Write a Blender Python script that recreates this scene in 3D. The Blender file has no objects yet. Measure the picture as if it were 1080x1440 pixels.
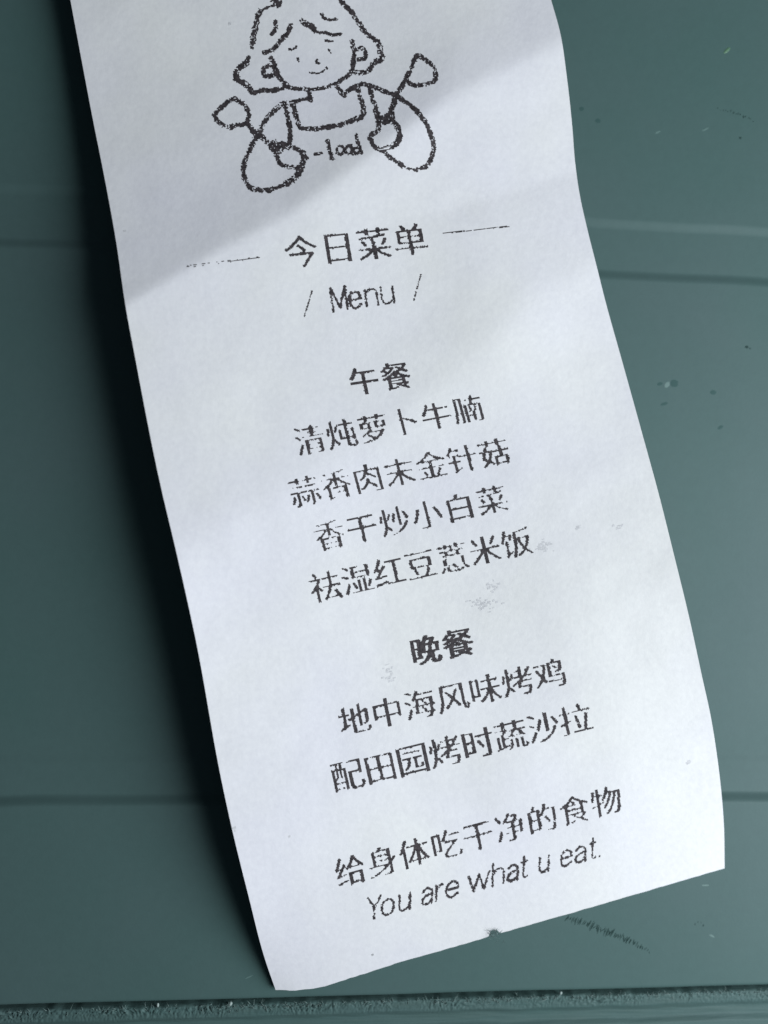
import bpy, math, random
import numpy as np
from mathutils import Matrix, Vector

random.seed(7)
rng = np.random.default_rng(11)
SC = bpy.context.scene
COL = SC.collection
MM = 0.001

# ------------------------------------------------------------------ camera
# A phone held over the table.  Lengths below are millimetres; the table top is z = 0,
# X runs along the moulded bands of the table.
F, PW, PH, DIST = 1250.0, 1080.0, 1440.0, 108.8
_d = np.array([12960.0, -330.0, -F]); _d /= np.linalg.norm(_d)
_n = np.array([0, 0, 1.0]) - _d[2] * _d; _n /= np.linalg.norm(_n)
_y = np.cross(_n, _d)
ROT = np.array([_d, _y, _n])
P0 = np.array([0, 0, -DIST])
CAM_LOC = ROT @ (-P0)

cam_data = bpy.data.cameras.new('camera')
cam = bpy.data.objects.new('camera', cam_data); COL.objects.link(cam)
cam_data.sensor_fit = 'VERTICAL'; cam_data.sensor_height = 24.0; cam_data.sensor_width = 18.0
cam_data.lens = 24.0 * F / PH
m4 = Matrix.Identity(4)
for i in range(3):
    for j in range(3): m4[i][j] = ROT[i][j]
    m4[i][3] = CAM_LOC[i] * MM
cam.matrix_world = m4
cam_data.clip_start = 0.01; cam_data.clip_end = 20
cam_data.dof.use_dof = True
cam_data.dof.focus_distance = (DIST - 3.5) * MM
cam_data.dof.aperture_fstop = 8.0
SC.camera = cam

# ------------------------------------------------------------------ light
world = bpy.data.worlds.new('World'); SC.world = world
world.use_nodes = True
bg = world.node_tree.nodes['Background']
bg.inputs['Color'].default_value = (0.62, 0.78, 1.0, 1)
bg.inputs['Strength'].default_value = 0.055

def area(name, az, el, dist, sx, sy, power, col):
    L = bpy.data.lights.new(name, 'AREA'); L.shape = 'RECTANGLE'
    L.size = sx; L.size_y = sy; L.energy = power; L.color = col
    o = bpy.data.objects.new(name, L); COL.objects.link(o)
    a, e = math.radians(az), math.radians(el)
    p = Vector((math.cos(a) * math.cos(e), math.sin(a) * math.cos(e), math.sin(e))) * dist
    o.location = p
    o.rotation_euler = p.to_track_quat('Z', 'Y').to_euler()
    return o
area('window_light', -12, 37, 0.25, 0.16, 0.20, 1.07, (0.882, 0.942, 1.0))

vs = SC.view_settings
vs.view_transform = 'Standard'; vs.look = 'None'; vs.gamma = 1.0; vs.exposure = 0.0
vs.use_curve_mapping = False

# ------------------------------------------------------------------ helpers
def ground_pt(px, py, z=0.0):
    """where the camera's view of photo point (px,py) meets height z (mm)"""
    px = np.asarray(px, float); py = np.asarray(py, float); z = np.asarray(z, float)
    px, py, z = np.broadcast_arrays(px, py, z)
    r = np.stack([px - PW / 2, -(py - PH / 2), -F * np.ones_like(px)], -1)
    t = (z + _n @ P0) / (r @ _n)
    return (r * t[..., None] - P0) @ ROT.T

def link_mesh(name, verts_mm, faces, mat, parent=None, smooth=True):
    me = bpy.data.meshes.new(name)
    me.from_pydata((np.asarray(verts_mm) * MM).tolist(), [], faces)
    if smooth: me.polygons.foreach_set('use_smooth', [True] * len(me.polygons))
    me.materials.append(mat); me.update()
    o = bpy.data.objects.new(name, me); COL.objects.link(o)
    if parent: o.parent = parent
    return o

def pchip(xk, yk, x):
    """monotone-ish smooth interpolation through knots"""
    xk = np.asarray(xk, float); yk = np.asarray(yk, float); x = np.asarray(x, float)
    h = np.diff(xk); dl = np.diff(yk) / h
    m = np.zeros_like(yk)
    m[1:-1] = (dl[:-1] * h[1:] + dl[1:] * h[:-1]) / (h[1:] + h[:-1])
    m[0] = dl[0]; m[-1] = dl[-1]
    i = np.clip(np.searchsorted(xk, x) - 1, 0, len(h) - 1)
    t = (x - xk[i]) / h[i]
    lo = t < 0; hi = t > 1
    tc = np.clip(t, 0, 1)
    y = ((1 + 2 * tc) * (1 - tc) ** 2 * yk[i] + tc * (1 - tc) ** 2 * h[i] * m[i]
         + tc * tc * (3 - 2 * tc) * yk[i + 1] + tc * tc * (tc - 1) * h[i] * m[i + 1])
    y = np.where(lo, yk[0] + m[0] * (x - xk[0]), y)
    return np.where(hi, yk[-1] + m[-1] * (x - xk[-1]), y)

_tab = rng.random((256, 256))
def vnoise(x, y, seed=0):
    """smooth value noise in 0..1"""
    x = np.asarray(x, float) + 37.7 * seed; y = np.asarray(y, float) + 91.3 * seed
    xi = np.floor(x).astype(int); yi = np.floor(y).astype(int)
    fx = x - xi; fy = y - yi
    fx = fx * fx * (3 - 2 * fx); fy = fy * fy * (3 - 2 * fy)
    g = lambda a, b: _tab[a % 256, b % 256]
    return ((g(xi, yi) * (1 - fx) + g(xi + 1, yi) * fx) * (1 - fy)
            + (g(xi, yi + 1) * (1 - fx) + g(xi + 1, yi + 1) * fx) * fy)

def sstep(a, b, x):
    t = np.clip((x - a) / (b - a), 0, 1); return t * t * (3 - 2 * t)

# ------------------------------------------------------------------ materials
def new_mat(name, col, rough, spec=0.5):
    m = bpy.data.materials.new(name); m.use_nodes = True
    b = m.node_tree.nodes['Principled BSDF']
    b.inputs['Base Color'].default_value = (*col, 1)
    b.inputs['Roughness'].default_value = rough
    b.inputs['Specular IOR Level'].default_value = spec
    return m, m.node_tree.nodes, m.node_tree.links, b

def noise(N, L, coord, scale, detail=3, rough=0.5, stretch=None):
    t = N.new('ShaderNodeTexNoise'); t.inputs['Scale'].default_value = scale
    t.inputs['Detail'].default_value = detail; t.inputs['Roughness'].default_value = rough
    if stretch:
        mp = N.new('ShaderNodeMapping'); mp.inputs['Scale'].default_value = stretch
        L.new(coord, mp.inputs['Vector']); L.new(mp.outputs['Vector'], t.inputs['Vector'])
    else: L.new(coord, t.inputs['Vector'])
    return t

def ramp(N, L, fac, stops):
    r = N.new('ShaderNodeValToRGB')
    e = r.color_ramp.elements
    e[0].position, e[0].color = stops[0][0], (*stops[0][1], 1)
    e[1].position, e[1].color = stops[1][0], (*stops[1][1], 1)
    for p, c in stops[2:]:
        k = e.new(p); k.color = (*c, 1)
    L.new(fac, r.inputs['Fac']); return r

def bump(N, L, fac, dist, strength, prev=None):
    b = N.new('ShaderNodeBump'); b.inputs['Distance'].default_value = dist
    b.inputs['Strength'].default_value = strength
    L.new(fac, b.inputs['Height'])
    if prev: L.new(prev.outputs['Normal'], b.inputs['Normal'])
    return b

# green moulded plastic of the table
def plastic(name, worn):
    m, N, L, b = new_mat(name, (0.07, 0.14, 0.13), 0.5, 0.22)
    tc = N.new('ShaderNodeTexCoord').outputs['Object']
    n1 = noise(N, L, tc, 28, 4, 0.55)
    r1 = ramp(N, L, n1.outputs['Fac'], [(0.3, (0.066, 0.127, 0.118)), (0.7, (0.079, 0.131, 0.128))])
    n2 = noise(N, L, tc, 900, 4, 0.7)
    mx = N.new('ShaderNodeMix'); mx.data_type = 'RGBA'; mx.blend_type = 'MULTIPLY'
    mx.inputs[0].default_value = 0.22
    L.new(r1.outputs['Color'], mx.inputs[6])
    r2 = ramp(N, L, n2.outputs['Fac'], [(0.3, (0.75, 0.75, 0.75)), (0.7, (1, 1, 1))])
    L.new(r2.outputs['Color'], mx.inputs[7])
    out = mx.outputs[2]
    nf = noise(N, L, tc, 3200, 2, 0.5)
    nw = noise(N, L, tc, 160, 3, 0.5)
    bp = bump(N, L, nf.outputs['Fac'], 0.00002, 0.35)
    bp = bump(N, L, nw.outputs['Fac'], 0.00008, 0.35, bp)
    if worn:
        st = noise(N, L, tc, 700, 5, 0.7, (0.12, 1.6, 1))
        r3 = ramp(N, L, st.outputs['Fac'], [(0.42, (0, 0, 0)), (0.62, (1, 1, 1))])
        mw = N.new('ShaderNodeMix'); mw.data_type = 'RGBA'
        L.new(r3.outputs['Color'], mw.inputs[0]); L.new(out, mw.inputs[6])
        mw.inputs[7].default_value = (0.07, 0.122, 0.114, 1)
        out = mw.outputs[2]
        bp = bump(N, L, st.outputs['Fac'], 0.0002, 0.6, bp)
    L.new(out, b.inputs['Base Color'])
    L.new(bp.outputs['Normal'], b.inputs['Normal'])
    rr = noise(N, L, tc, 60, 3)
    mr = N.new('ShaderNodeMapRange'); mr.inputs[3].default_value = 0.52; mr.inputs[4].default_value = 0.66
    L.new(rr.outputs['Fac'], mr.inputs[0]); L.new(mr.outputs[0], b.inputs['Roughness'])
    return m
M_TABLE = plastic('green_plastic', False)
M_WORN = plastic('worn_green_plastic', True)
M_BURR = new_mat('shaved_plastic', (0.15, 0.22, 0.205), 0.5)[0]
M_SCR = new_mat('scratch_dirt', (0.024, 0.052, 0.048), 0.7, 0.1)[0]
M_SPOT = new_mat('table_spot', (0.046, 0.098, 0.092), 0.65, 0.15)[0]
M_SCUFF = new_mat('pale_scuff', (0.11, 0.19, 0.175), 0.5)[0]
M_LEAF = new_mat('green_fleck', (0.09, 0.19, 0.11), 0.5)[0]
M_CRUMB = new_mat('pale_crumb', (0.30, 0.37, 0.35), 0.6)[0]
M_FIBRE = new_mat('grey_green_fibre', (0.14, 0.20, 0.195), 0.7)[0]

# thermal paper
def paper_mat():
    m, N, L, b = new_mat('thermal_paper', (0.8, 0.8, 0.8), 0.55, 0.3)
    tc = N.new('ShaderNodeTexCoord').outputs['Object']
    n1 = noise(N, L, tc, 1500, 4, 0.65)
    r1 = ramp(N, L, n1.outputs['Fac'], [(0.3, (0.775, 0.775, 0.785)), (0.7, (0.835, 0.835, 0.835))])
    n0 = noise(N, L, tc, 45, 3, 0.5)
    r0 = ramp(N, L, n0.outputs['Fac'], [(0.35, (0.97, 0.962, 1.0)), (0.65, (1.0, 1.0, 0.975))])
    mx = N.new('ShaderNodeMix'); mx.data_type = 'RGBA'; mx.blend_type = 'MULTIPLY'; mx.inputs[0].default_value = 1
    L.new(r1.outputs['Color'], mx.inputs[6]); L.new(r0.outputs['Color'], mx.inputs[7])
    L.new(mx.outputs[2], b.inputs['Base Color'])
    nf = noise(N, L, tc, 1300, 4, 0.6)
    ns = noise(N, L, tc, 260, 2, 0.5)
    bp = bump(N, L, nf.outputs['Fac'], 0.00006, 0.35)
    bp = bump(N, L, ns.outputs['Fac'], 0.00010, 0.3, bp)
    L.new(bp.outputs['Normal'], b.inputs['Normal'])
    return m
M_PAPER = paper_mat()
def ink_mat(name, c0, c1):
    m, N, L, b = new_mat(name, c0, 0.6, 0.3)
    tc = N.new('ShaderNodeTexCoord').outputs['Object']
    n1 = noise(N, L, tc, 2600, 3, 0.7)
    r = ramp(N, L, n1.outputs['Fac'], [(0.35, c0), (0.7, c1)])
    L.new(r.outputs['Color'], b.inputs['Base Color']); return m
M_INK = ink_mat('thermal_ink', (0.020, 0.017, 0.019), (0.09, 0.076, 0.08))
M_GHOST = ink_mat('faint_smudge', (0.60, 0.60, 0.61), (0.76, 0.76, 0.77))

# ------------------------------------------------------------------ the table
def yb(px, py, z): return float(ground_pt(px, py, z)[1])
G1A = yb(965, 320, -1.45)
G1B = yb(965, 390.5, -1.3)
G2A = yb(1045, 1061, -1.05)
G2B = yb(1045, 1120, -0.45)
SEAM = yb(800, 1393, -0.1)

def table_height(X, Y):
    wob = (vnoise(X * 0.12, Y * 0.0 + 3.0, 1) - 0.5) * 0.35
    z = np.zeros_like(X)
    def step(y0, w, h):                                # rises by h towards the viewer's side
        return h * sstep(y0 + wob + w / 2, y0 + wob - w / 2, Y)
    z = z - step(G1A, 1.4, 0.26) + step(G1B, 1.5, 0.42)
    z = z + step(G2A - 0.4, 1.4, 0.14) + 0.12 * np.clip((G2A - Y) / (G2A - G2B), 0, 1) + step(G2B, 1.4, 0.85)
    z = z - (0.42 - 0.26 + 0.14 + 0.12 + 0.85)         # the panel nearest the viewer is z = 0
    z += (vnoise(X * 0.05, Y * 0.06, 4) - 0.5) * 0.14
    # rounded edge down to the seam
    e = np.clip((SEAM + 0.55 + wob * 0.3 - Y) / 0.55, 0, 1)
    z -= 0.45 * (1 - np.sqrt(np.clip(1 - e * e, 0, 1)))
    return z

def grid_mesh(name, xs, ys, hf, mat, parent=None):
    X, Y = np.meshgrid(xs, ys)
    Z = hf(X, Y)
    V = np.stack([X, Y, Z], -1).reshape(-1, 3)
    nx, ny = len(xs), len(ys)
    F_ = []
    for j in range(ny - 1):
        for i in range(nx - 1):
            a = j * nx + i
            F_.append((a, a + 1, a + nx + 1, a + nx))
    return V, F_, nx, ny

ysamp = set(np.round(np.arange(SEAM, SEAM + 0.7, 0.06), 3)) | set(np.round(np.arange(SEAM, 95, 1.2), 3))
for c, h in ((G1A, 1.0), (G1B, 1.0), (G2A, 1.3), (G2B, 1.0)):
    ysamp |= set(np.round(np.arange(c - h, c + h, 0.09), 3))
ysamp = np.array(sorted(ysamp))
xsamp = np.arange(-80, 80.01, 0.8)
V, FF, nx, ny = grid_mesh('x', xsamp, ysamp, table_height, M_TABLE)
# skirt: the panel's front face drops into the seam, the other sides close the slab
V = V.tolist()
def skirt(ids, dz, dy=0.0):
    base = len(V)
    for k in ids:
        x, y, z = V[k]; V.append((x, y + dy, dz))
    for a in range(len(ids) - 1):
        FF.append((ids[a + 1], ids[a], base + a, base + a + 1))
skirt(list(range(nx)), -5.0, 0.1)
skirt([(ny - 1) * nx + i for i in range(nx)][::-1], -5.0)
skirt([j * nx for j in range(ny)][::-1], -5.0)
skirt([j * nx + nx - 1 for j in range(ny)], -5.0)
table = link_mesh('tabletop', V, FF, M_TABLE)
table['kind'] = 'structure'

# worn edge strip below the seam
LIP0 = SEAM - 0.4
def lip_height(X, Y):
    d = LIP0 - Y                                   # distance from the seam
    wav = (vnoise(X * 0.25, X * 0 + 8, 5) - 0.5) * 0.3
    tooth = 0.16 * (vnoise(X * 0.9, X * 0 + 4.0, 10) - 0.5) 
    z = -3.2 + 2.92 * sstep(-0.05, 0.40, d + tooth)
    z -= 0.55 * (sstep(1.6, 2.6, d + wav) - sstep(3.4, 4.2, d + wav))
    fray = sstep(0.3, 0.6, d) * np.exp(-(np.maximum(d - 0.5, 0) / 1.0) ** 2)
    patch = 0.2 + 1.0 * vnoise(X * 0.25, Y * 0.5, 14) ** 1.3
    sw = 1.5 * (vnoise(X * 0.5, Y * 0.4, 15) - 0.5)
    z += fray * patch * 0.40 * (vnoise(X * 1.6 + Y * sw, Y * 2.0, 6) - 0.5)
    z += fray * patch * 0.36 * (vnoise(X * 3.6 - Y * sw * 2, Y * 4.6, 7) - 0.5)
    z += fray * patch * 0.12 * (vnoise(X * 8.0, Y * 8.0, 16) - 0.5)
    z += 0.10 * np.exp(-((d - 2.4) / 1.3) ** 2) * (vnoise(X * 0.35, Y * 7.0, 8) - 0.5)
    return z
lxs = np.arange(-60, 60.01, 0.11)
lys = np.concatenate([np.arange(LIP0 - 14, LIP0 - 5, 0.6), np.arange(LIP0 - 5, LIP0, 0.11), [LIP0]])
V, FF, nx, ny = grid_mesh('x', lxs, lys, lip_height, M_WORN)
V = V.tolist()
skirt([(ny - 1) * nx + i for i in range(nx)][::-1], -5.0)
skirt(list(range(nx)), -5.0)
skirt([j * nx for j in range(ny)][::-1], -5.0)
skirt([j * nx + nx - 1 for j in range(ny)], -5.0)
lip = link_mesh('edge_strip', V, FF, M_WORN, table)
base_v = [(-60, LIP0 - 14, -5.02), (60, LIP0 - 14, -5.02), (60, SEAM + 3, -5.02), (-60, SEAM + 3, -5.02)]
link_mesh('seam_floor', base_v, [(0, 1, 2, 3)], M_TABLE, table)

def slivers(items, name, mat, parent):
    """thin bent shavings: each a tapered three-sided bristle"""
    V, FF = [], []
    for (p, d, ln, w, bend) in items:
        p = np.array(p, float); d = np.array(d, float); d /= np.linalg.norm(d)
        side = np.cross(d, (0.1, 0.2, 1.0)); side /= np.linalg.norm(side)
        up = np.cross(side, d)
        b = len(V); K = 4
        for k in range(K):
            t = k / (K - 1); c = p + d * ln * t + np.array(bend) * ln * t * t
            r = w * (1 - 0.8 * t)
            for a in (0, 2.1, 4.2):
                V.append(c + r * (math.cos(a) * side + math.sin(a) * up))
        for k in range(K - 1):
            for a in range(3):
                FF.append((b + k * 3 + a, b + k * 3 + (a + 1) % 3, b + k * 3 + 3 + (a + 1) % 3, b + k * 3 + 3 + a))
        FF.append((b + (K - 1) * 3, b + (K - 1) * 3 + 1, b + (K - 1) * 3 + 2))
    return link_mesh(name, V, FF, mat, parent)

it = []
for k in range(900):
    x = random.uniform(-60, 60)
    dens = 0.35 + 0.65 * float(vnoise(np.array([x * 0.3]), np.array([2.0]), 9)[0])
    if x < -20: dens *= 0.55
    if random.random() > dens: continue
    y = LIP0 - 0.34 - abs(random.gauss(0, 0.25))
    z = float(lip_height(np.array([x]), np.array([min(y, LIP0 - 0.02)]))[0]) + 0.02
    ang = random.gauss(1.3, 1.0)
    it.append(((x, y, z), (math.cos(ang), math.sin(ang), random.uniform(0.2, 1.0)),
               random.uniform(0.25, 0.8), random.uniform(0.025, 0.06), (random.uniform(-.4, .4), random.uniform(-.3, .3), random.uniform(-.5, .1))))
burr = slivers(it, 'plastic_shavings', M_BURR, table); burr['kind'] = 'stuff'

def table_pt(px, py):
    p = ground_pt(px, py)
    for _ in range(3):
        p = ground_pt(px, py, float(table_height(p[:1], p[1:2])[0]))
    return p

def blot(pts, r, hf_lift, mat, name, parent):
    """low irregular dab(s) lying on the table"""
    V, FF = [], []
    for (px, py, rx, ry, rot) in pts:
        c = table_pt(px, py)
        b = len(V); K = 14
        ca, sa = math.cos(rot), math.sin(rot)
        V.append((c[0], c[1], 0))
        for ring, s in ((0.6, 1.0), (1.0, 0.0)):
            for k in range(K):
                a = 2 * math.pi * k / K
                q = ring * (1 + 0.25 * (random.random() - 0.5))
                x, y = rx * q * math.cos(a), ry * q * math.sin(a)
                V.append((c[0] + x * ca - y * sa, c[1] + x * sa + y * ca, 0))
        for k in range(K):
            FF.append((b, b + 1 + k, b + 1 + (k + 1) % K))
            FF.append((b + 1 + k, b + 1 + K + k, b + 1 + K + (k + 1) % K, b + 1 + (k + 1) % K))
        for i in range(b, len(V)):
            x, y, _ = V[i]
            z = float(table_height(np.array([x]), np.array([y]))[0])
            edge = 0.006 if i > b + K else hf_lift
            V[i] = (x, y, z + edge)
    return link_mesh(name, V, FF, mat, parent)

# chatter scratches: rows of tiny ticks
def ticks(p0, p1, n, ln, fade, name):
    items = []
    A = table_pt(*p0); B = table_pt(*p1)
    for k in range(n):
        t = (k + random.uniform(-.3, .3)) / (n - 1)
        c = A + (B - A) * t + np.array([0, 0.25 * math.sin(t * 3.1), 0])
        c = c + np.array([random.gauss(0, .05), random.gauss(0, .09), 0])
        s = fade(t) * random.uniform(0.5, 1.25)
        ang = math.radians(random.gauss(68, 14))
        l = ln * s
        items.append((c, ang, l, 0.04 + 0.075 * s * random.random()))
    V, FF = [], []
    for c, ang, l, w in items:
        d = np.array([math.cos(ang), math.sin(ang)]); s = np.array([-d[1], d[0]])
        b = len(V)
        for (u, q) in ((-.5, .3), (0, 1), (.5, .3)):
            for sg in (-1, 1):
                p = c[:2] + d * l * u + s * w * q * sg
                z = float(table_height(np.array([p[0]]), np.array([p[1]]))[0])
                V.append((p[0], p[1], z + 0.008))
        FF += [(b + 1, b, b + 2, b + 3), (b + 3, b + 2, b + 4, b + 5)]
    return link_mesh(name, V, FF, M_SCR, table, False)
ticks((797, 1290), (913, 1337), 52, 0.95, lambda t: 0.35 + 0.75 * math.sin(math.pi * min(1, 0.15 + t * 0.85)) , 'scratch_mark')
ticks((1010, 153), (1060, 170), 15, 0.34, lambda t: 0.5 + 0.5 * math.sin(math.pi * t), 'scratch_mark')
ticks((978, 1298), (990, 1302), 4, 0.3, lambda t: 0.8, 'scratch_mark')
blot([(948, 539, 0.55, 0.5, 0), (928, 540, 0.4, 0.2, 0.2), (934, 568, 0.5, 0.18, 0.3), (818, 153, 0.32, 0.26, 0),
      (841, 170, 0.36, 0.28, 0), (1003, 552, 0.42, 0.3, 0), (1013, 601, 0.4, 0.2, .5)], 0, 0.01, M_SPOT, 'dull_spot', table)
blot([(1041, 194, 0.17, 0.15, 0), (1050, 488, 0.25, 0.17, 0), (1055, 490, 0.12, 0.08, 0)], 0, 0.012, M_SCR, 'dark_speck', table)
blot([(938, 541, 0.42, 0.3, 1.0), (992, 182, 0.55, 0.1, 0.5), (1001, 1316, 0.4, 0.12, -.5), (992, 1245, 0.5, 0.1, 0.0),
      (350, 1374, 0.5, 0.08, 0.4), (925, 186, 0.4, 0.12, 0.4)], 0, 0.007, M_SCUFF, 'pale_scuff', table)

# ------------------------------------------------------------------ the paper slip
YL = [-270, 77, 387, 657, 796, 1056, 1258, 1392]
YR = [-342, 0, 305, 542, 655, 901, 1087, 1221]
CUM = np.array([-350, 0, 312.5, 571.5, 701.5, 960.5, 1158.5, 1294.5]) / 11.55
ELy = [-270, 0, 99, 185, 222, 341, 433, 500, 679, 783, 896, 1100, 1160, 1260, 1350, 1392]
ELx = [48, 99, 117.5, 134, 141.5, 163.5, 177, 189.5, 225, 249.5, 274.5, 312, 325, 349.5, 373, 387.5]
ERy = [-342, -60, 0, 47, 107, 175, 230, 275, 314, 376, 420, 510, 602, 697, 785, 863, 950, 1010, 1060, 1100, 1160, 1221]
ERx = [690, 757, 775, 788, 797, 804.5, 809, 815.5, 824, 839.5, 850.5, 875.5, 901, 927, 949, 968, 987, 1000, 1008, 1013, 1018, 1019]
PAPER_W = 57.0
VTOP, VBOT = CUM[0], CUM[-1]

def px_of(u, v):
    yl = pchip(CUM, YL, v); yr = pchip(CUM, YR, v)
    xl = pchip(ELy, ELx, yl); xr = pchip(ERy, ERx, yr)
    x = xl + (xr - xl) * u; y = yl + (yr - yl) * u
    sag = np.interp(u, (np.array([387, 415, 440, 462, 490, 517, 560, 644, 705, 803, 1019]) - 387) / 632,
                    [0, 8.7, 12.3, 13.8, 12, 11, 8.5, 7.5, 6, 4.6, 0])
    y = y + sag * np.exp(-(VBOT - v) / 4.0)
    return x, y

def uv_of(px, py):
    """paper position (u 0..1, v mm) printed at photo point"""
    px = np.asarray(px, float); py = np.asarray(py, float)
    lo = np.full(px.shape, VTOP - 10.0); hi = np.full(px.shape, VBOT + 10.0)
    for _ in range(40):
        v = (lo + hi) / 2
        yl = pchip(CUM, YL, v); yr = pchip(CUM, YR, v)
        xl = pchip(ELy, ELx, yl); xr = pchip(ERy, ERx, yr)
        u = (px - xl) / (xr - xl)
        below = py > yl + (yr - yl) * u
        lo = np.where(below, v, lo); hi = np.where(below, hi, v)
    return u, v

CREASE1 = ([-200, 176, 311, 400, 500, 603, 640, 790, 1100], [640, 430, 352, 307, 236, 158, 132, 62, -80])
CREASE3 = ([0, 500, 700, 820, 1100], [470, 332, 276, 240, 160])
CREASE2 = ([0, 280, 400, 560, 760, 1100], [900, 765, 690, 585, 420, 140])
def paper_z(u, v, x, y):
    zl = pchip(CUM, [2.2, 1.7, 4.3, 5.5, 5.8, 5.5, 4.3, 0.7], v)
    zm = pchip(CUM, [1.8, 1.2, 2.5, 2.8, 2.9, 3.2, 2.5, 0.7], v)
    zr = pchip(CUM, [1.9, 1.0, 1.0, 2.9, 4.0, 5.0, 3.3, 0.7], v)
    z = zl * (1 - u) * (1 - 2 * u) + zm * 4 * u * (1 - u) + zr * u * (2 * u - 1)
    s = (y - np.interp(x, *CREASE1)) * 0.84 / 11.5
    soft = 0.55 + 0.7 * u
    sp = np.sqrt(s * s + soft * soft) - soft           # rounded |s|
    side = 1 / (1 + np.exp(-s / soft))
    up = 1.4 * (1 - np.exp(-sp / 7.5)); dn = 1.9 * (1 - np.exp(-sp / 17.0))
    z = z - (up * (1 - side) + dn * side)
    s2 = (y - np.interp(x, *CREASE2)) * 0.83 / 11.5
    sp2 = np.sqrt(s2 * s2 + 4.8) - 2.2
    z = z - 0.78 * (1 - np.exp(-sp2 / 11.0)) + 0.3
    s3 = (y - np.interp(x, *CREASE3)) * 0.97 / 11.5
    z = z + 0.95 * (1 - np.exp(-(np.sqrt(s3 * s3 + 0.2) + s3) / 2 / 9.0)) * sstep(0.35, 0.85, u)
    fade = np.clip((VBOT - v) / 12.0, 0, 1)
    z = z + fade * 0.30 * (vnoise(u * 6, v * 0.10, 12) - 0.5) + fade * 0.07 * (vnoise(u * 16, v * 0.3, 13) - 0.5)
    z = z + 2.35
    return np.maximum(z, 0.14)

def paper_pt(u, v):
    x, y = px_of(u, v)
    return ground_pt(x, y, paper_z(u, v, x, y))

def paper_frame(u, v):
    e = 1e-3
    P = paper_pt(u, v)
    a = (paper_pt(u + e, v) - P); b = (paper_pt(u, v + e * 57) - P)
    n = np.cross(b, a); n /= np.linalg.norm(n, axis=-1, keepdims=True)
    return P, n

NU, NV = 260, 560
us = np.linspace(0, 1, NU); vv = np.linspace(VTOP, VBOT, NV)
U, VG = np.meshgrid(us, vv)
# a small nick in the lower edge, and hair-fine raggedness of the tear edge
xb = 387 + 632 * us
nick = 0.50 * np.exp(-((xb - 695) / 6.5) ** 4) * (0.7 + 0.6 * rng.random(NU))
rag = 0.05 * (vnoise(us * 90, us * 0, 3) - 0.5)
VG = VG - (nick + rag)[None, :] * np.exp(-(VBOT - VG) / 0.5)
TOP, NRM = paper_frame(U, VG)
BOT = TOP - NRM * 0.06
V = np.concatenate([TOP.reshape(-1, 3), BOT.reshape(-1, 3)]).tolist()
nb = NU * NV
FF = []
for j in range(NV - 1):
    for i in range(NU - 1):
        a = j * NU + i
        FF.append((a + NU, a + NU + 1, a + 1, a))
        FF.append((nb + a, nb + a + 1, nb + a + NU + 1, nb + a + NU))
def rim(ids):
    base = len(V)
    for k in ids: V.append(V[k]); V.append(V[nb + k])
    for a in range(len(ids) - 1):
        b = base + 2 * a; FF.append((b, b + 2, b + 3, b + 1))
rim([i for i in range(NU)]); rim([(NV - 1) * NU + i for i in range(NU)][::-1])
rim([j * NU for j in range(NV)][::-1]); rim([j * NU + NU - 1 for j in range(NV)])
slip = link_mesh('menu_slip', V, FF, M_PAPER)
slip['label'] = 'long white printed menu slip lying wavy across the green table'
slip['category'] = 'menu slip'

# ------------------------------------------------------------------ the print
def mm_of(px, py):
    u, v = uv_of(px, py); return np.stack([u * PAPER_W, v], -1)

def ink_object(name, quads, mat=None, lift=0.016):
    """quads: (n,4,2) in paper millimetres (across, down)"""
    q = np.asarray(quads, float)
    P, n = paper_frame(q[..., 0] / PAPER_W, q[..., 1])
    V = (P + n * lift).reshape(-1, 3)
    FF = [(4 * k + 3, 4 * k + 2, 4 * k + 1, 4 * k) for k in range(len(q))]
    return link_mesh(name, V, FF, mat or M_INK, slip)

def runs_to_quads(bm, origin, e1, e2, pitch):
    """bitmap rows -> one quad per run of burnt dots"""
    out = []
    H, W = bm.shape
    for r in range(H):
        row = np.concatenate([[0], bm[r].astype(int), [0]])
        d = np.diff(row); st = np.where(d == 1)[0]; en = np.where(d == -1)[0]
        for a, b in zip(st, en):
            j0, j1 = rng.uniform(-.25, .25, 2)
            x0, x1 = (a + j0) * pitch, (b + j1) * pitch
            if x1 - x0 < 0.4 * pitch: x1 = x0 + 0.4 * pitch
            y0, y1 = (r - 0.02) * pitch, (r + 1.0) * pitch
            out.append([origin + e1 * x0 + e2 * y0, origin + e1 * x1 + e2 * y0,
                        origin + e1 * x1 + e2 * y1, origin + e1 * x0 + e2 * y1])
    return out

_fontcache = {}
def glyph_tris(body, shear=0.0):
    key = (body, shear)
    if key not in _fontcache:
        c = bpy.data.curves.new('glyph', 'FONT'); c.body = body; c.size = 1; c.resolution_u = 6; c.shear = shear
        o = bpy.data.objects.new('glyph', c); COL.objects.link(o)
        bpy.context.view_layer.update()
        me = o.to_mesh(); me.calc_loop_triangles()
        co = np.array([v.co[:2] for v in me.vertices]); tr = np.array([t.vertices[:] for t in me.loop_triangles])
        _fontcache[key] = co[tr]
        o.to_mesh_clear(); bpy.data.objects.remove(o); bpy.data.curves.remove(c)
    return _fontcache[key]

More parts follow.
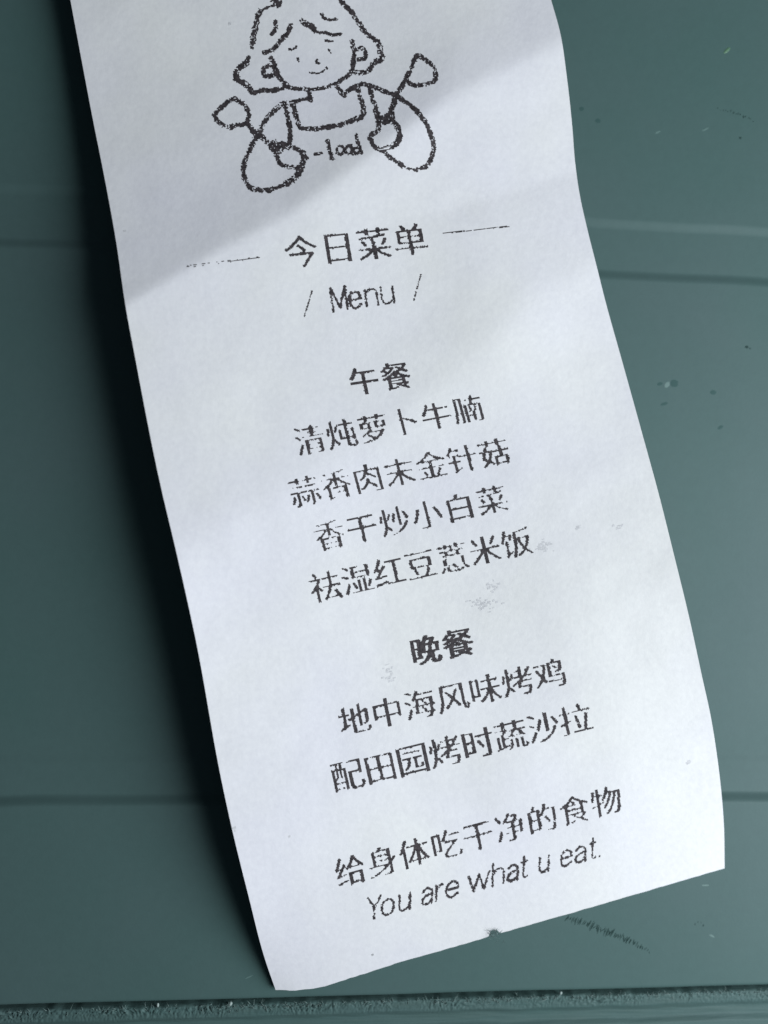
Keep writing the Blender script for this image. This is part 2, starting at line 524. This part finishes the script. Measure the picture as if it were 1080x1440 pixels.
def raster(tris, x0, y0, sx, sy, W, H):
    """tris in em, y up -> boolean bitmap; x=(ex-x0)*sx, y=(y0-ey)*sy"""
    bm = np.zeros((H, W), bool)
    T = np.stack([(tris[..., 0] - x0) * sx, (y0 - tris[..., 1]) * sy], -1)
    for t in T:
        a, b, c = t
        xa, ya = np.floor(t.min(0) - 0.5).astype(int); xb_, yb_ = np.ceil(t.max(0) + 0.5).astype(int)
        xa, ya = max(xa, 0), max(ya, 0); xb_, yb_ = min(xb_, W), min(yb_, H)
        if xb_ <= xa or yb_ <= ya: continue
        gx, gy = np.meshgrid(np.arange(xa, xb_) + .5, np.arange(ya, yb_) + .5)
        cr = lambda p, q: (q[0] - p[0]) * (gy - p[1]) - (q[1] - p[1]) * (gx - p[0])
        d1, d2, d3 = cr(a, b), cr(b, c), cr(c, a)
        bm[ya:yb_, xa:xb_] |= ((d1 >= 0) & (d2 >= 0) & (d3 >= 0)) | ((d1 <= 0) & (d2 <= 0) & (d3 <= 0))
    return bm

def burn(bm, ss, vblur, thr, hdil, amp, seed):
    """supersampled glyph -> burnt dots: weak horizontals, heavy ragged verticals"""
    f = bm.astype(float)
    if hdil:
        g = f.copy()
        for k in range(1, hdil + 1):
            g[:, k:] = np.maximum(g[:, k:], f[:, :-k])
        f = g
    k = int(vblur)
    if k > 1:
        pad = np.pad(f, ((k, k), (0, 0)))
        cs = np.cumsum(pad, 0)
        f = (cs[k:] - cs[:-k])[k - k // 2 - 1: k - k // 2 - 1 + bm.shape[0]] / k
    H, W = bm.shape[0] // ss, bm.shape[1] // ss
    f = f[:H * ss, :W * ss].reshape(H, ss, W, ss).mean((1, 3))
    yy, xx = np.mgrid[0:H, 0:W]
    nz = 0.45 * vnoise(xx * 0.40, yy * 0.30, seed) + 0.30 * vnoise(xx * 0.11, yy * 0.11, seed + 1) + 0.25 * rng.random((H, W))
    nz = (nz - 0.5) * 1.5 + 0.5
    return f > thr + amp * (nz - 0.5)

PITCH = 0.105
SEED = [20]
def cjk_line(chars, p0, p1, em_px, name, bold=0, thr=0.66, amp=0.54, hd=3, wide=1.0, label=None):
    A = mm_of(*p0); B = mm_of(*p1)
    e1 = (B - A) / np.linalg.norm(B - A); e2 = np.array([-e1[1], e1[0]])
    em = em_px / 11.55
    quads = []; n = len(chars); SS = 3
    W = int(em * 1.12 / PITCH) * SS; H = int(em * 1.16 / PITCH) * SS
    for k, ch in enumerate(chars):
        c = A + (B - A) * (k / max(1, n - 1)) + e2 * rng.normal(0, 0.03)
        sx = em * wide * SS / PITCH; sy = em * SS / PITCH
        bm = raster(glyph_tris(ch), 0.5 - W / sx / 2, 0.38 + H / sy / 2, sx, sy, W, H)
        SEED[0] += 3
        loc = 0.10 * (rng.random() - 0.5)
        dots = burn(bm, SS, (9 if not bold else 4), thr + loc - 0.2 * bold, int(round(hd + 2 * bold)), amp, SEED[0])
        o = c - e1 * (dots.shape[1] * PITCH / 2) - e2 * (dots.shape[0] * PITCH / 2)
        quads += runs_to_quads(dots, o, e1, e2, PITCH)
    o = ink_object(name, quads)
    if label: o['label'] = label
    return o

def stroke_dots(strokes, pitch=0.105, rough=0.5, hole=0.10, seed=50):
    """chalky strokes: list of (points px, half width px) -> quads"""
    segs = []
    for pts, r in strokes:
        pts = np.array(pts, float)
        if len(pts) > 2:                                     # round the polyline
            t = np.arange(len(pts)); tt = np.linspace(0, len(pts) - 1, (len(pts) - 1) * 4 + 1)
            pts = np.stack([pchip(t, pts[:, 0], tt), pchip(t, pts[:, 1], tt)], -1)
        q = mm_of(pts[:, 0], pts[:, 1])
        for a, b in zip(q[:-1], q[1:]): segs.append((a, b, r / 11.55))
        if len(q) == 1: segs.append((q[0], q[0], r / 11.55))
    allp = np.array([s[0] for s in segs] + [s[1] for s in segs])
    lo = allp.min(0) - 1.2; hi = allp.max(0) + 1.2
    W, H = np.ceil((hi - lo) / pitch).astype(int)
    D = np.full((H, W), 9.0)
    for a, b, r in segs:
        i0 = np.maximum(((np.minimum(a, b) - lo - r - .5) / pitch).astype(int), 0)
        i1 = ((np.maximum(a, b) - lo + r + .5) / pitch).astype(int) + 1
        gx, gy = np.meshgrid(lo[0] + (np.arange(i0[0], min(i1[0], W)) + .5) * pitch,
                             lo[1] + (np.arange(i0[1], min(i1[1], H)) + .5) * pitch)
        ab = b - a; L2 = ab @ ab + 1e-12
        t = np.clip(((gx - a[0]) * ab[0] + (gy - a[1]) * ab[1]) / L2, 0, 1)
        d = np.hypot(gx - a[0] - t * ab[0], gy - a[1] - t * ab[1]) / r
        sl = D[i0[1]:i0[1] + d.shape[0], i0[0]:i0[0] + d.shape[1]]
        np.minimum(sl, d, out=sl)
    yy, xx = np.mgrid[0:H, 0:W]
    n1 = 0.6 * vnoise(xx * 0.5, yy * 0.5, seed) + 0.4 * vnoise(xx * 0.22, yy * 0.22, seed + 1)
    edge = 1.05 + rough * 2 * (n1 - 0.5)
    holes = vnoise(xx * 0.6, yy * 0.6, seed + 2) < hole * (0.6 + 1.6 * vnoise(xx * 0.12, yy * 0.12, seed + 3)) * 2
    dots = (D < edge) & ~(holes & (D > 0.15))
    return runs_to_quads(dots, lo, np.array([1., 0]), np.array([0, 1.]), pitch)

LETTERS = {
    'M': [[(0, 0), (0, 1)], [(0, 1), (.5, .12)], [(.5, .12), (1, 1)], [(1, 1), (1, 0)]],
    'Y': [[(0, 1), (.5, .48)], [(.5, .48), (1, 1)], [(.5, .48), (.5, 0)]],
    'o': [[(.5, .72), (.12, .6), (0, .36), (.12, .1), (.5, 0), (.88, .1), (1, .36), (.88, .6), (.5, .72)]],
    'e': [[(.04, .38), (.98, .38)], [(.98, .38), (.9, .6), (.5, .72), (.12, .6), (0, .36), (.12, .1), (.5, 0), (.95, .13)]],
    'a': [[(.08, .58), (.45, .72), (.88, .6), (.95, .4), (.95, 0)], [(.95, .44), (.4, .38), (.04, .22), (.12, .04), (.45, 0), (.8, .08), (.95, .22)]],
    'u': [[(0, .72), (0, .2), (.2, .02), (.55, .02), (.85, .12), (1, .3)], [(1, .72), (1, 0)]],
    'n': [[(0, .72), (0, 0)], [(0, .5), (.3, .68), (.7, .72), (.97, .55), (1, 0)]],
    'r': [[(0, .72), (0, 0)], [(0, .45), (.4, .66), (1, .72)]],
    'w': [[(0, .72), (.25, 0)], [(.25, 0), (.5, .68)], [(.5, .68), (.75, 0)], [(.75, 0), (1, .72)]],
    'h': [[(0, 1), (0, 0)], [(0, .48), (.35, .7), (.75, .7), (1, .5), (1, 0)]],
    't': [[(.45, .95), (.4, .15), (.6, 0), (1, .03)], [(0, .72), (1, .72)]],
    '.': [[(0, .03), (0.3, .03)]],
}
def latin_line(layout, p0, p1, cap, name, shear, seed):
    """thin sans letters along a baseline; layout = (letter, x0, x1, half width px), x in cap heights"""
    d = np.array(p1, float) - p0; d /= np.linalg.norm(d); up = np.array([d[1], -d[0]])
    st = []
    for ch, x0, x1, r in layout:
        for line in LETTERS[ch]:
            pts = []
            for (x, y) in line:
                q = np.array(p0) + d * cap * (x0 + (x1 - x0) * x + shear * y) + up * cap * y
                pts.append(tuple(q))
            st.append((pts, r * 0.95))
    return ink_object(name, stroke_dots(st, rough=0.65, hole=0.06, seed=seed))

EMBLEM = [
    ([(389, -6), (388, 0), (390, 4)], 6), ([(389, -4), (400, -22), (418, -36), (440, -38), (460, -24), (478, -2)], 3.6),
    ([(384, 8), (378, 9)], 1.4), ([(376, 10), (371, 13), (367, 16)], 2.0),
    ([(366, 15), (362, 24), (360, 35), (357, 48), (356, 58), (354.5, 66)], 3.6),
    ([(350, 81), (346, 88)], 2.4), ([(346, 88), (338, 95), (332, 103), (334, 112), (342, 117), (350, 122), (355, 130)], 3.9),
    ([(355, 130), (362, 130), (372, 127), (385, 127), (396, 124), (402, 120)], 3.2),
    ([(388, 30), (387, 40), (383, 48)], 2.6),
    ([(410, 35), (405, 45), (401, 51), (394, 58), (388, 66), (380, 71), (372, 74)], 2.9),
    ([(425, 29), (430, 34), (438, 37), (443, 43)], 3.3), ([(443, 43), (450, 46), (458, 46), (466, 49), (472, 49), (480, 48)], 2.2),
    ([(452, 19), (455, 25), (460, 27), (467, 28), (473, 27)], 2.2),
    ([(458, 57), (463, 58.5), (468, 58)], 1.7), ([(407, 69), (411, 69.5), (417, 66)], 1.6),
    ([(418, 82), (420, 86)], 1.9), ([(463, 71), (465, 74)], 1.9), ([(446, 84), (444.5, 87.5), (449, 89)], 1.6),
    ([(436, 102), (442, 103), (449, 102.5), (455, 100), (460, 95)], 1.6),
    ([(382, 82), (385, 90), (389, 100), (394, 110), (400, 117), (404, 122)], 3.5),
    ([(379, 92), (372, 96), (370, 102), (373, 107), (380, 107), (388, 104)], 2.9),
    ([(404, 122), (412, 124), (424, 125), (436, 126), (448, 125), (458, 123), (467, 120), (474, 117), (481, 112), (489, 107), (495, 101)], 2.7),
    ([(495, 58), (497, 67), (498, 78), (497, 88), (495, 100)], 3.0),
    ([(500, 71), (510, 68), (514.5, 75), (512, 82), (504, 84)], 2.9),
    ([(495, 100), (504, 103), (514, 101), (521, 97), (524, 90)], 3.1),
    ([(478, -2), (484, 6), (492, 15), (500, 25), (508, 37), (516, 48), (525, 54), (530, 58)], 3.3),
    ([(530, 57), (533, 63), (534, 70), (537, 80), (534, 85), (529, 86)], 3.9),
    ([(472, 119), (477, 126), (484, 134)], 3.5), ([(484, 131), (493, 126), (500, 121), (508, 119), (518, 119)], 3.0),
    ([(518, 119), (532, 125), (545, 130), (556, 134), (570, 143), (583, 154), (590, 161), (597, 170), (603, 182), (608, 197),
      (610, 210), (607, 222), (602, 231), (594, 236), (585, 239)], 3.1),
    ([(585, 239), (575, 237), (568, 234)], 1.8), ([(566, 233), (560, 229), (548, 221), (538, 212), (528, 207), (523, 199), (520, 192)], 3.1),
    ([(520, 191), (528, 187), (532, 181), (534, 170)], 3.2), ([(520, 122), (524, 138), (528, 153), (532, 167), (533, 177)], 3.6),
    ([(537, 169), (541, 164), (546, 163), (544, 170)], 3.2), ([(535, 172), (546, 171), (554, 172), (560, 181), (562, 192), (559, 201), (551, 206), (542, 209)], 3.4),
    ([(570, 113), (576, 100), (580, 92), (585, 80), (590, 79), (598, 84), (606, 90), (611, 98), (613, 107), (609, 115), (600, 118), (586, 120), (576, 117), (571, 113)], 3.0),
    ([(571, 113), (564, 123), (560, 130), (556, 137), (553, 148), (550, 158), (552, 168)], 3.5),
    ([(503, 122), (506, 134), (509, 145), (511, 156), (509, 164), (500, 168), (488, 172), (475, 177), (460, 179), (445, 181), (430, 181), (422, 178), (417, 165), (412, 147)], 3.2),
    ([(434, 127), (437, 141)], 3.3), ([(437, 137), (428, 139), (418, 142), (410, 144), (402, 145)], 2.7),
    ([(399, 146), (404, 160), (407, 175), (408, 188), (407, 204)], 3.3),
    ([(400, 145), (392, 150), (384, 157), (376, 166), (370, 176), (363, 188), (357, 200), (350, 214), (344, 228), (342, 240), (345, 253), (352, 263), (362, 267),
      (374, 268), (386, 266)], 3.1), ([(386, 266), (396, 262), (405, 258)], 2.4), ([(403, 259), (413, 252), (420, 243), (425, 233), (428, 222), (425, 214)], 4.2),
    ([(301, 163), (307, 155), (315, 148), (328, 139), (336, 143), (345, 148), (349, 158), (349, 170), (345, 174), (335, 176), (323, 179), (313, 175), (305, 169), (301, 163)], 3.0),
    ([(347, 172), (354, 182), (364, 190), (373, 197), (382, 205)], 3.6), ([(386, 206), (390, 208)], 7.5),
    ([(388, 213), (390, 222), (394, 230), (401, 234), (410, 235), (419, 236)], 3.2),
    ([(398, 203), (405, 207)], 4.2), ([(405, 207), (414, 208), (422, 213), (427, 221)], 2.9),
    ([(443, 217), (447, 216.5), (452, 215.5)], 2.3),
    ([(461, 199), (464, 212), (467, 223)], 3.0),
    ([(474, 209), (478, 205.5), (483, 208), (484, 213), (479, 217), (474, 214), (474, 209)], 1.9),
    ([(488, 206), (493, 205), (494, 215), (489, 216.5), (486, 212), (488, 206)], 1.9), ([(494, 204), (495.5, 217)], 1.7),
    ([(504, 208), (499, 208), (497.5, 213), (501, 216.5), (506, 213)], 1.8), ([(500.5, 190), (503, 200), (506, 208), (508, 215)], 2.3),
]
ink_object('emblem', stroke_dots([(p, r * 1.0) for p, r in EMBLEM], rough=0.56, hole=0.085))

def thin(p0, p1, r, name, seed):
    n = 14
    pts = [(p0[0] + (p1[0] - p0[0]) * k / n, p0[1] + (p1[1] - p0[1]) * k / n) for k in range(n + 1)]
    return ink_object(name, stroke_dots([(pts, r)], rough=0.55, hole=0.09, seed=seed))
thin((263, 375), (366, 362), 1.0, 'printed_rule', 63)
thin((623, 328), (716, 318.5), 0.82, 'printed_rule', 66)
thin((439, 409), (428, 445), 0.9, 'printed_slash', 71)
thin((592, 386), (582, 422), 0.85, 'printed_slash', 75)

cjk_line('今日菜单', (423, 354), (576, 337), 50, 'title_line', hd=4)
latin_line([('M', 0, .63, 1.8), ('e', .76, 1.25, 2.0), ('n', 1.46, 1.96, 1.5), ('u', 2.16, 2.66, 1.4)], (469, 437.5), (557, 425.5), 32.5, 'subtitle_line', 0.0, 81)
cjk_line('午餐', (511, 536), (555.5, 529.5), 42, 'meal_heading', bold=0.8)
cjk_line('清炖萝卜牛腩', (435, 618.5), (657.5, 576.5), 43.5, 'dish_line')
cjk_line('蒜香肉末金针菇', (428, 691), (694, 636), 43.5, 'dish_line')
cjk_line('香干炒小白菜', (463, 753), (691, 703.5), 43.5, 'dish_line')
cjk_line('祛湿红豆薏米饭', (457, 825), (726, 763.5), 44.5, 'dish_line')
cjk_line('晚餐', (597, 914), (642.5, 904.5), 43, 'meal_heading', bold=1.5)
cjk_line('地中海风味烤鸡', (498, 1012), (773, 948), 45, 'dish_line')
cjk_line('配田园烤时蔬沙拉', (488, 1090), (809, 1012), 46, 'dish_line')
cjk_line('给身体吃干净的食物', (492, 1223), (852, 1127), 44, 'motto_line')
latin_line([('Y', 0, .66, 1.5), ('o', .72, 1.32, 1.5), ('u', 1.62, 2.16, 1.5), ('a', 2.78, 3.3, 1.5), ('r', 3.5, 3.8, 1.5), ('e', 4.02, 4.62, 1.6),
            ('w', 5.16, 6.2, 1.6), ('h', 6.38, 6.94, 1.5), ('a', 7.14, 7.68, 1.6), ('t', 7.84, 8.14, 1.4), ('u', 8.78, 9.24, 1.4), ('e', 9.88, 10.42, 1.5),
            ('a', 10.62, 11.14, 1.4), ('t', 11.36, 11.64, 1.3), ('.', 11.84, 11.9, 1.4)], (517, 1291.5), (853, 1201), 28.5, 'motto_line', 0.30, 86)

# faint ghost smudges
for (x, y, w, h, n) in ((765, 768, 13, 7, 30), (812, 742, 4, 3, 7), (872, 740, 10, 3, 8), (680, 850, 22, 8, 46), (692, 826, 8, 7, 18),
                        (547, 945, 8, 10, 26), (323, 33, 1.2, 2, 4), (524, 1336, 1, 1, 4), (176, 325, .8, .8, 2), (407, 1176, 1, 1, 3), (968, 1072, 4, 4, 6), (330, 1165, 1.5, 5, 5)):
    gs = []
    for k in range(n):
        c = mm_of(x + rng.normal(0, w * .5), y + rng.normal(0, h * .5))
        s_ = rng.uniform(0.06, 0.2); t = rng.uniform(0.04, 0.12)
        gs.append([c + (-s_, -t), c + (s_, -t * 1.1), c + (s_ * .9, t), c + (-s_, t * 1.2)])
    ink_object('ghost_smudge', gs, M_GHOST, 0.012)

# ------------------------------------------------------------------ small loose bits
def fibre_tuft(px, py):
    c = ground_pt(px, py, 0.9)
    it = []
    for k in range(46):
        a = random.uniform(-0.3, 3.4)
        p = (c[0] + random.gauss(0, .42), c[1] + random.gauss(-.1, .35), random.uniform(0.7, 1.2))
        it.append((p, (math.cos(a) * .8, math.sin(a), random.uniform(.1, .8)), random.uniform(.3, 1.0), random.uniform(.018, .045),
                   (random.uniform(-.5, .5), random.uniform(-.5, .5), random.uniform(-.4, 0))))
    o = slivers(it, 'lint_tuft', M_FIBRE, None)
    o['label'] = 'tiny grey green fibre tuft caught on the lower edge of the menu slip'
    o['category'] = 'lint'
fibre_tuft(695, 1313)

def crumb(px, py, r, tall, label, mat=M_CRUMB, name='plastic_crumb', cat='crumb', group='plastic crumbs along the seam', z0=0.0, hs=1.3):
    c = ground_pt(px, py, z0)
    V = []; K = 9; rings = ((0.0, .55), (.35, 1.0), (.75, .75), (1.0, .25))
    for (h, s) in rings:
        for k in range(K):
            a = 2 * math.pi * k / K
            q = s * r * random.uniform(.75, 1.2)
            V.append((c[0] + q * math.cos(a), c[1] + q * tall * math.sin(a), z0 + h * r * hs))
    FF = [tuple(range(K))[::-1], tuple(range(3 * K, 4 * K))]
    for j in range(3):
        for k in range(K):
            FF.append((j * K + k, j * K + (k + 1) % K, (j + 1) * K + (k + 1) % K, (j + 1) * K + k))
    o = link_mesh(name, V, FF, mat, None)
    o['label'] = label; o['category'] = cat
    if group: o['group'] = group
crumb(222, 1413, 0.17, 2.0, 'pale plastic crumb in the dark seam, furthest left along it', z0=-0.5)
crumb(324, 1411, 0.26, 1.2, 'largest pale plastic crumb in the seam just left of the paper corner', z0=-0.5)
crumb(788, 1396, 0.2, 1.1, 'pale plastic crumb in the seam below the row of scratches', z0=-0.5)
fleck = blot([(1022, 71, 0.62, 0.2, 0.75)], 0, 0.05, M_LEAF, 'green_fleck', None)
fleck['label'] = 'small bright green fleck lying on the table right of the slip'
fleck['category'] = 'fleck'
